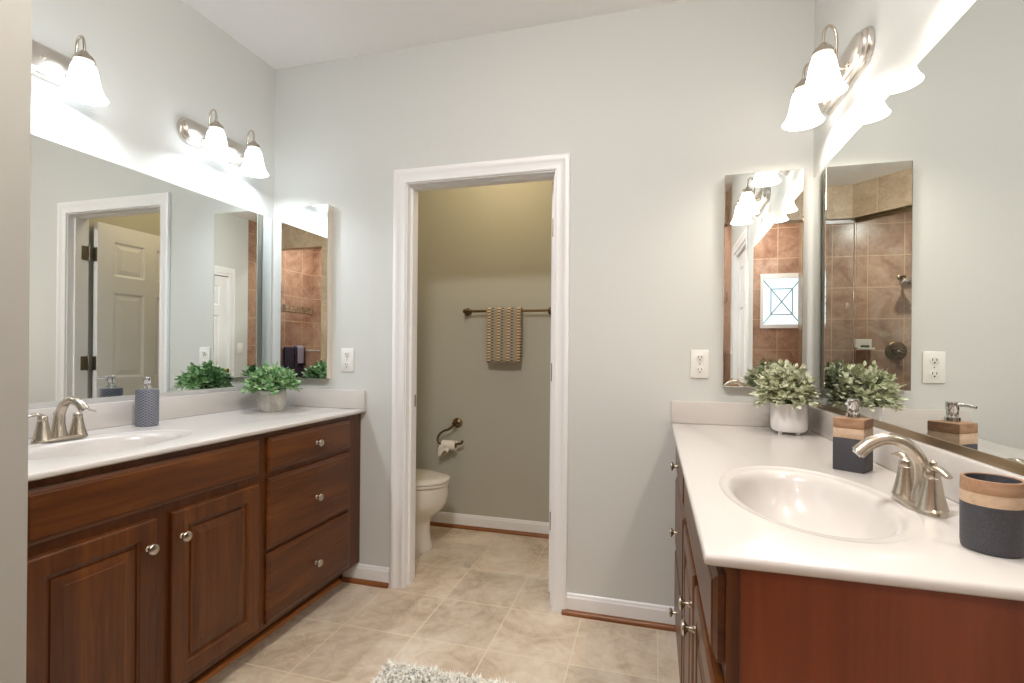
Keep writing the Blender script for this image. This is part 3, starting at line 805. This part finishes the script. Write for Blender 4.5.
px, py = -1.790, 2.060
t = thing('potted_plant', 'bushy green boxwood plant in a grey concrete pot on the left countertop', 'potted plant', (px, py, ZC))
z0 = ZC + 0.0004
b = nb(); lathe(b, (px, py, z0), (0, 0, 1), [(0.046, 0), (0.050, 0.002), (0.060, 0.025), (0.066, 0.055), (0.067, 0.085), (0.065, 0.102), (0.0635, 0.104), (0.058, 0.102), (0.058, 0.088), (0.0, 0.086)], 40, True, False); obj('pot', b, M['concrete'], t)
b = nb(); lathe(b, (px, py, z0 + 0.0865), (0, 0, 1), [(0.057, 0), (0.05, 0.006), (0, 0.009)], 24); obj('soil', b, M['soil'], t)
lv, st = foliage((px, py, z0 + 0.098), 0.128, 0.118, 110, 0.026, 0.022, 3, 0.006, 9)
obj('foliage', lv, M['leaf_green'], t, smooth=False); obj('stems', st, M['stem'], t)

px, py = 0.494, 2.120
t = thing('potted_plant', 'pale frosted green plant in a white footed pot on the right countertop', 'potted plant', (px, py, ZC))
b = nb(); lathe(b, (px, py, z0 + 0.010), (0, 0, 1), [(0.048, 0), (0.056, 0.003), (0.0615, 0.012), (0.063, 0.03), (0.063, 0.105), (0.0615, 0.107), (0.058, 0.106), (0.058, 0.090), (0, 0.088)], 40, True, False); obj('pot', b, M['ceramic'], t)
for k in range(4):
    a = PI / 4 + k * PI / 2 - 0.2; b = nb(); lathe(b, (px + 0.040 * math.cos(a), py + 0.040 * math.sin(a), z0), (0, 0, 1), [(0.005, 0), (0.008, 0.003), (0.008, 0.0105)], 12); obj('foot', b, M['ceramic'], t)
b = nb(); lathe(b, (px, py, z0 + 0.0985), (0, 0, 1), [(0.057, 0), (0.05, 0.006), (0, 0.009)], 24); obj('soil', b, M['soil'], t)
lv, st = foliage((px - 0.012, py - 0.006, z0 + 0.112), 0.110, 0.142, 150, 0.023, 0.0165, 5, 0.004, 12)
obj('foliage', lv, M['leaf_pale'], t, smooth=False); obj('stems', st, M['stem'], t)

# ------------------------------------------------------------------ toilet room
def oval(cx, cy, fx, bx, wy, z, n=48, p=0.85):
    """egg-shaped ring: reaches fx in front (+x), bx behind, half width wy"""
    out = []
    for i in range(n):
        a = 2 * PI * i / n; c, s_ = math.cos(a), math.sin(a)
        out.append((cx + (fx if c > 0 else bx) * math.copysign(abs(c) ** (1.0 if c > 0 else p), c), cy + wy * math.copysign(abs(s_) ** 0.92, s_), z))
    return out
TY = 2.80; TF = -1.17; TCX = TF - 0.26
t = thing('toilet', 'off-white elongated toilet, seen half behind the door casing', 'toilet', (TCX, TY, 0))
b = nb()
secs = [(0.0, 0.155, 0.24, 0.118), (0.012, 0.155, 0.24, 0.118), (0.03, 0.148, 0.235, 0.110), (0.10, 0.137, 0.23, 0.098), (0.165, 0.140, 0.23, 0.100), (0.195, 0.158, 0.235, 0.112), (0.22, 0.192, 0.24, 0.132),
        (0.25, 0.224, 0.245, 0.154), (0.29, 0.244, 0.248, 0.172), (0.335, 0.252, 0.25, 0.180), (0.365, 0.252, 0.25, 0.181), (0.382, 0.254, 0.25, 0.182), (0.388, 0.248, 0.245, 0.178)]
rings(b, [oval(TCX, TY, f, k, wd, z + 0.0005) for z, f, k, wd in secs])
obj('bowl', b, M['porcelain'], t)
b = nb(); box(b, TCX - 0.42, TCX - 0.15, TY - 0.12, TY + 0.12, 0.02, 0.385, 0.03, 3); obj('pedestal', b, M['porcelain'], t)
b = nb(); rings(b, [oval(TCX, TY, f, k, wd, z) for z, f, k, wd in ((0.392, 0.252, 0.235, 0.180), (0.394, 0.258, 0.238, 0.185), (0.405, 0.260, 0.24, 0.187), (0.410, 0.256, 0.238, 0.184))]); obj('seat', b, M['porcelain'], t)
b = nb(); rings(b, [oval(TCX, TY, f, k, wd, z) for z, f, k, wd in ((0.413, 0.256, 0.235, 0.184), (0.415, 0.262, 0.24, 0.189), (0.426, 0.262, 0.24, 0.189), (0.434, 0.250, 0.23, 0.178), (0.437, 0.20, 0.19, 0.13))]); obj('lid', b, M['porcelain'], t)
b = nb(); box(b, XL + 0.02, XL + 0.215, TY - 0.23, TY + 0.23, 0.39, 0.74, 0.02, 3); obj('tank', b, M['porcelain'], t)
b = nb(); box(b, XL + 0.012, XL + 0.223, TY - 0.238, TY + 0.238, 0.741, 0.775, 0.01, 2); obj('tank_lid', b, M['porcelain'], t)
b = nb(); tube(b, [(XL + 0.213, TY - 0.17, 0.69), (XL + 0.232, TY - 0.17, 0.69), (XL + 0.236, TY - 0.10, 0.685)], 0.006, 10); obj('flush_lever', b, M['chrome'], t)

# towel bar and towel
TBX0, TBX1, TBZ, TBY = -1.203, -0.632, 1.453, WCY - 0.06
t = thing('towel_bar', 'aged bronze towel bar on the toilet room wall', 'towel bar', ((TBX0 + TBX1) / 2, WCY, TBZ))
b = nb(); tube(b, [(TBX0 + 0.004, TBY, TBZ), (TBX1 - 0.004, TBY, TBZ)], 0.008, 16); obj('bar', b, M['bronze'], t)
for xx in (TBX0, TBX1):
    b = nb(); lathe(b, (xx, WCY - 0.0005, TBZ), (0, -1, 0), [(0.026, 0), (0.026, 0.005), (0.021, 0.010), (0.012, 0.015), (0.011, 0.042), (0.014, 0.048), (0.0145, 0.068), (0.010, 0.074), (0, 0.075)], 24); obj('post', b, M['bronze'], t)

def draped(x0, x1, yb, zb, front, back, r, axis='X', wav=0.004, th=0.008, seed=1, name='towel', m=None, **kw):
    rnd = random.Random(seed); b = nb(); nx = 24
    prof = [(-r, -front * (1 - i / 14)) for i in range(14)] + [(-r * math.cos(PI * k / 8), r * math.sin(PI * k / 8)) for k in range(9)] + [(r, -back * i / 12) for i in range(1, 13)]
    ph = rnd.uniform(0, 6); rows = []
    for dy, dz in prof:
        row = []
        for i in range(nx + 1):
            u = i / nx; hang = min(1, max(0, -dz) / 0.3)
            wv = wav * hang * (math.sin(u * 9 + ph) + 0.6 * math.sin(u * 17 + 2 * ph))
            flare = 0.010 * hang * (u - 0.5) * -1
            a = x0 + (x1 - x0) * u + flare
            side = -1 if dy < 0 else 1
            q = yb + dy + (wv - 0.004 * hang if side < 0 else wv * 0.4 + 0.006 * hang)
            row.append(b.verts.new((a, q, zb + dz)) if axis == 'X' else b.verts.new((q, a, zb + dz)))
        rows.append(row)
    for r1, r2 in zip(rows, rows[1:]):
        for i in range(nx): b.faces.new((r1[i], r1[i + 1], r2[i + 1], r2[i]))
    loc = ((x0 + x1) / 2, yb, zb) if axis == 'X' else (yb, (x0 + x1) / 2, zb)
    o = obj(name, b, m, None, True, loc, 180)
    sm = o.modifiers.new('thick', 'SOLIDIFY'); sm.thickness = th; sm.offset = 0.0
    tag(o, **kw)
    return o
draped(-1.048, -0.816, TBY, TBZ, 0.335, 0.30, 0.0165, 'X', 0.004, 0.010, 2, 'hand_towel', M['knit'], label='tan and slate woven-stripe hand towel hanging from the towel bar', cat='towel')

# toilet paper holder: post, open ring arm and bar
t = thing('paper_holder', 'bronze open-ring toilet paper holder on the wall above the toilet', 'paper holder', (-1.272, WCY, 0.70))
b = nb(); lathe(b, (-1.272, WCY - 0.0005, 0.705), (0, -1, 0), [(0.033, 0), (0.033, 0.005), (0.026, 0.012), (0.014, 0.018), (0.012, 0.045), (0.016, 0.052), (0.015, 0.066), (0, 0.070)], 24); obj('post', b, M['bronze'], t)
b = nb(); yh = WCY - 0.058
pts = spline([(-1.272, yh, 0.70), (-1.312, yh, 0.668), (-1.347, yh, 0.655), (-1.380, yh, 0.63), (-1.394, yh, 0.595), (-1.382, yh, 0.572), (-1.352, yh, 0.566), (-1.282, yh, 0.570), (-1.237, yh, 0.574), (-1.220, yh, 0.582), (-1.215, yh, 0.597)], 6)
tube(b, pts, resample([0.008, 0.008, 0.007, 0.007, 0.007, 0.007, 0.007, 0.007, 0.007, 0.008, 0.009], len(pts)), 12); obj('ring_arm', b, M['bronze'], t)
t = thing('toilet_paper_roll', 'nearly used white toilet paper roll hanging on the bronze holder', 'toilet paper', (-1.307, yh, 0.568))
b = nb(); lathe(b, (-1.357, yh, 0.560), (1, 0, 0), [(0.020, 0), (0.033, 0.001), (0.033, 0.094), (0.020, 0.095)], 32, False, False); obj('paper', b, M['paper'], t)
b = nb(); lathe(b, (-1.358, yh, 0.560), (1, 0, 0), [(0.0195, 0), (0.0195, 0.097), (0.0185, 0.097), (0.0185, 0), (0.0195, 0)], 24, False, False); obj('cardboard_core', b, M['card'], t)
b = nb(); rows = []
for i in range(9):
    row = []
    for j in range(9):
        u = j / 8; v = i / 8; zz = 0.565 - v * (0.062 + 0.02 * math.sin(u * 7)) * (1 - 0.35 * u)
        row.append(b.verts.new((-1.367 + 0.075 * u - 0.012 * v, yh - 0.0335 - 0.004 * math.sin(v * 5 + u * 4), zz)))
    rows.append(row)
for r1, r2 in zip(rows, rows[1:]):
    for i in range(8): b.faces.new((r1[i], r1[i + 1], r2[i + 1], r2[i]))
obj('torn_sheet', b, M['paper'], t)

# ceiling lamp of the toilet room
t = thing('ceiling_light', 'small warm dome light on the toilet room ceiling', 'ceiling light', (-0.95, 2.80, H))
b = nb(); lathe(b, (-0.95, 2.80, H - 0.0005), (0, 0, -1), [(0.11, 0), (0.115, 0.012), (0.105, 0.025), (0.10, 0.026)], 32); obj('base_plate', b, M['bronze'], t)
b = nb(); lathe(b, (-0.95, 2.80, H - 0.027), (0, 0, -1), [(0.10, 0), (0.098, 0.02), (0.08, 0.05), (0.045, 0.068), (0, 0.074)], 32); obj('glass_dome', b, M['wc_dome'], t)
ld = bpy.data.lights.new('toilet_room_bulb', 'POINT'); ld.energy = WC_W; ld.color = (1.0, 0.80, 0.50); ld.shadow_soft_size = 0.14
lo = bpy.data.objects.new('toilet_room_bulb', ld); COL.objects.link(lo); lo.location = (-0.95, 2.72, H - 0.30)

# downlights added out of view to brighten the shower and bath
for (cx, cyy, lab, cw) in (
    (-1.15, -0.75, 'round recessed downlight added unseen above the shower', FILL_W), (0.15, -1.10, 'round recessed downlight added unseen above the bath', FILL_B)):
    t = thing('fill_can', lab, 'ceiling light', (cx, cyy, H))
    b = nb(); lathe(b, (cx, cyy, H - 0.0005), (0, 0, -1), [(0.065, 0), (0.09, 0.0), (0.09, 0.004), (0.068, 0.008), (0.065, 0)], 32, False, False); obj('trim_ring', b, M['trim'], t)
    b = nb(); lathe(b, (cx, cyy, H - 0.0006), (0, 0, -1), [(0.064, 0), (0.064, 0.002), (0, 0.0021)], 32); obj('lens', b, M['shade_r'], t)
    ld = bpy.data.lights.new('fill_downlight', 'AREA'); ld.shape = 'DISK'; ld.size = 0.12
    ld.energy = cw; ld.color = (1.0, 0.95, 0.90)
    lo = bpy.data.objects.new('fill_downlight', ld); COL.objects.link(lo); lo.location = (cx, cyy, H - 0.012)

# flush dome added out of view as fill for walls and ceiling
def fill_dome(x, y, r, label, glass):
    t = thing('ceiling_light', label, 'ceiling light', (x, y, H))
    b = nb(); lathe(b, (x, y, H - 0.0005), (0, 0, -1), [(r * 1.08, 0), (r * 1.1, 0.012), (r * 1.04, 0.024), (r, 0.025)], 40); obj('base_plate', b, M['nickel'], t)
    b = nb(); lathe(b, (x, y, H - 0.026), (0, 0, -1), [(r, 0), (r * 0.98, 0.02), (r * 0.82, 0.05), (r * 0.45, 0.072), (0, 0.08)], 40); obj('glass_dome', b, glass, t)
fill_dome(-0.50, 0.62, 0.15, 'round frosted dome added unseen on the ceiling as fill light', M['fill_n'])

# ------------------------------------------------------------------ shag rug
rnd = random.Random(11)
RX0, RX1, RY0, RY1 = -0.935, -0.12, 0.55, 1.695
t = thing('bath_rug', 'fluffy white shag bath rug on the tile floor', 'rug', ((RX0 + RX1) / 2, (RY0 + RY1) / 2, 0))
b = nb(); box(b, RX0 + 0.01, RX1 - 0.01, RY0 + 0.01, RY1 - 0.01, 0.0005, 0.012, 0.004); obj('rug_backing', b, M['shag'], t)
b = nb()
for k in range(13000):
    x, y = rnd.uniform(RX0, RX1), RY1 - (RY1 - RY0) * rnd.random() ** 1.6
    a = rnd.uniform(0, 2 * PI); ln = rnd.uniform(0.026, 0.044); lean = rnd.uniform(0.2, 1.0); wd = rnd.uniform(0.0022, 0.0042)
    dx, dy = math.cos(a), math.sin(a); sx_, sy_ = -dy * wd, dx * wd
    p0 = Vector((x, y, 0.008)); p1 = p0 + Vector((dx * ln * lean * 0.35, dy * ln * lean * 0.35, ln * 0.55)); p2 = p0 + Vector((dx * ln * lean, dy * ln * lean, ln * (1.0 - 0.45 * lean)))
    s_ = Vector((sx_, sy_, 0)); v = [b.verts.new(q) for q in (p0 - s_, p0 + s_, p1 + s_, p1 - s_, p2)]
    b.faces.new((v[0], v[1], v[2], v[3])); b.faces.new((v[3], v[2], v[4]))
me_o = obj('shag_pile', b, M['shag'], t, smooth=False); me_o['kind'] = 'stuff'

# ------------------------------------------------------------------ bathing end (seen only in the mirrors)
# shower glass with a metal head rail
t = thing('shower_enclosure', 'clear shower glass with a dark metal head rail under the tiled beam', 'shower enclosure', (-0.53, -0.64, 0))
def along(p, q, th, z0, z1):
    b = nb(); d = (q - p).normalized(); n = Vector((-d.y, d.x, 0)) * th / 2
    prism(b, [((p - n).x, (p - n).y), ((q - n).x, (q - n).y), ((q + n).x, (q + n).y), ((p + n).x, (p + n).y)], 'Z', z0, z1); return b
off = Vector((-0.03, -0.045, 0))
A2, B2, C2 = A + Vector((-0.004, -0.05, 0)), Bp + off, Cp + off + Vector((-0.01, -0.0, 0))
d12 = (C2 - B2).normalized()
obj('head_rail', along(A2, B2, 0.035, 2.372, 2.408), M['chrome'], t, smooth=False)
obj('head_rail', along(B2 + d12 * 0.02, C2 - d12 * 0.06, 0.035, 2.372, 2.408), M['bronze'], t, smooth=False)
obj('fixed_glass', along(A2 + Vector((-0.004, 0, 0)), B2, 0.008, 0.05, 2.371), M['glass'], t, smooth=False)
obj('door_glass', along(B2 + d12 * 0.02, C2 - d12 * 0.08, 0.008, 0.05, 2.371), M['glass'], t, smooth=False)
b = nb(); tube(b, [(B2.x, B2.y, 0.03), (B2.x, B2.y, 2.371)], 0.005, 10); obj('corner_post', b, M['chrome'], t)
# fittings on the tiled wall
SHX = -1.25
t = thing('shower_fitting', 'chrome shower head on a short arm on the brown tiled wall', 'shower head', (SHX - 0.03, YB, 1.99))
b = nb(); lathe(b, (SHX - 0.03, YB + 0.0005, 1.99), (0, 1, 0), [(0.028, 0), (0.026, 0.006), (0.012, 0.012)], 20); obj('flange', b, M['bronze'], t)
b = nb(); tube(b, spline([(SHX - 0.03, YB + 0.01, 1.99), (SHX - 0.03, YB + 0.08, 1.995), (SHX - 0.03, YB + 0.14, 1.96)], 6), 0.010, 12); obj('arm', b, M['bronze'], t)
b = nb(); lathe(b, (SHX - 0.03, YB + 0.135, 1.963), (0, 0.6, -0.8), [(0.016, 0), (0.026, 0.015), (0.042, 0.03), (0.062, 0.07), (0.066, 0.085), (0.062, 0.092), (0, 0.094)], 24); obj('spray_head', b, M['chrome'], t)
t = thing('shower_valve', 'dark bronze round shower valve with a lever on the tiled wall', 'shower valve', (SHX, YB, 1.23))
b = nb(); lathe(b, (SHX, YB + 0.0005, 1.23), (0, 1, 0), [(0.098, 0), (0.098, 0.004), (0.09, 0.010), (0.06, 0.016), (0.04, 0.018), (0.036, 0.05), (0.03, 0.058), (0, 0.06)], 36); obj('escutcheon', b, M['bronze'], t)
b = nb(); tube(b, [(SHX, YB + 0.055, 1.23), (SHX - 0.01, YB + 0.07, 1.22), (SHX - 0.06, YB + 0.08, 1.20)], [0.016, 0.012, 0.007], 12); obj('lever', b, M['bronze'], t)
t = thing('soap_dish', 'cream ceramic corner soap dish on the tiled wall', 'soap dish', (-0.96, YB, 1.26))
b = nb(); box(b, -1.03, -0.87, YB + 0.0005, YB + 0.09, 1.24, 1.265, 0.006); box(b, -1.03, -0.87, YB + 0.0005, YB + 0.012, 1.265, 1.355, 0.004); obj('tray', b, M['porcelain'], t)
b = nb(); box(b, -0.99, -0.92, YB + 0.02, YB + 0.07, 1.2655, 1.29, 0.01, 3); o = obj('soap_bar', b, M['granite'], None, loc=(-0.955, YB + 0.045, 1.2655)); tag(o, 'dark soap bar lying in the cream soap dish', 'soap')
b = nb()
for k, (xx, zz) in enumerate(((-1.15, 1.40),)):
    prism(b, [(xx - 0.055, zz), (xx, zz - 0.055), (xx + 0.055, zz), (xx, zz + 0.055)], 'Y', YB + 0.0003, YB + 0.004)
struct('trim_accent', b, M['tile_h'], label='diamond accent tile set in the brown shower wall')
# towels by the bath
BX, BZ = XR - 0.075, 1.205
t = thing('towel_bar', 'chrome towel bar on the tiled wall by the bath, holding plum towels', 'towel bar', (XR, -1.08, BZ))
b = nb(); tube(b, [(BX, -1.30, BZ), (BX, -0.86, BZ)], 0.009, 12); obj('bar', b, M['chrome'], t)
for yy in (-1.30, -0.86):
    b = nb(); lathe(b, (XR - 0.0005, yy, BZ), (-1, 0, 0), [(0.024, 0), (0.022, 0.008), (0.011, 0.014), (0.011, 0.08), (0.013, 0.086), (0, 0.09)], 16); obj('post', b, M['chrome'], t)
draped(-1.055, -0.895, BX, BZ, 0.42, 0.38, 0.017, 'Y', 0.003, 0.012, 4, 'bath_towel', M['plum'], label='plum towel hanging near end of the chrome bar by the bath', cat='towel')
draped(-1.265, -1.075, BX, BZ, 0.42, 0.38, 0.017, 'Y', 0.003, 0.012, 6, 'bath_towel', M['plum'], label='plum towel hanging under the lilac hand towel by the bath', cat='towel')
draped(-1.225, -1.105, BX, BZ + 0.003, 0.20, 0.18, 0.034, 'Y', 0.002, 0.008, 8, 'hand_towel', M['lilac'], label='lilac hand towel laid over a plum towel by the bath', cat='towel')
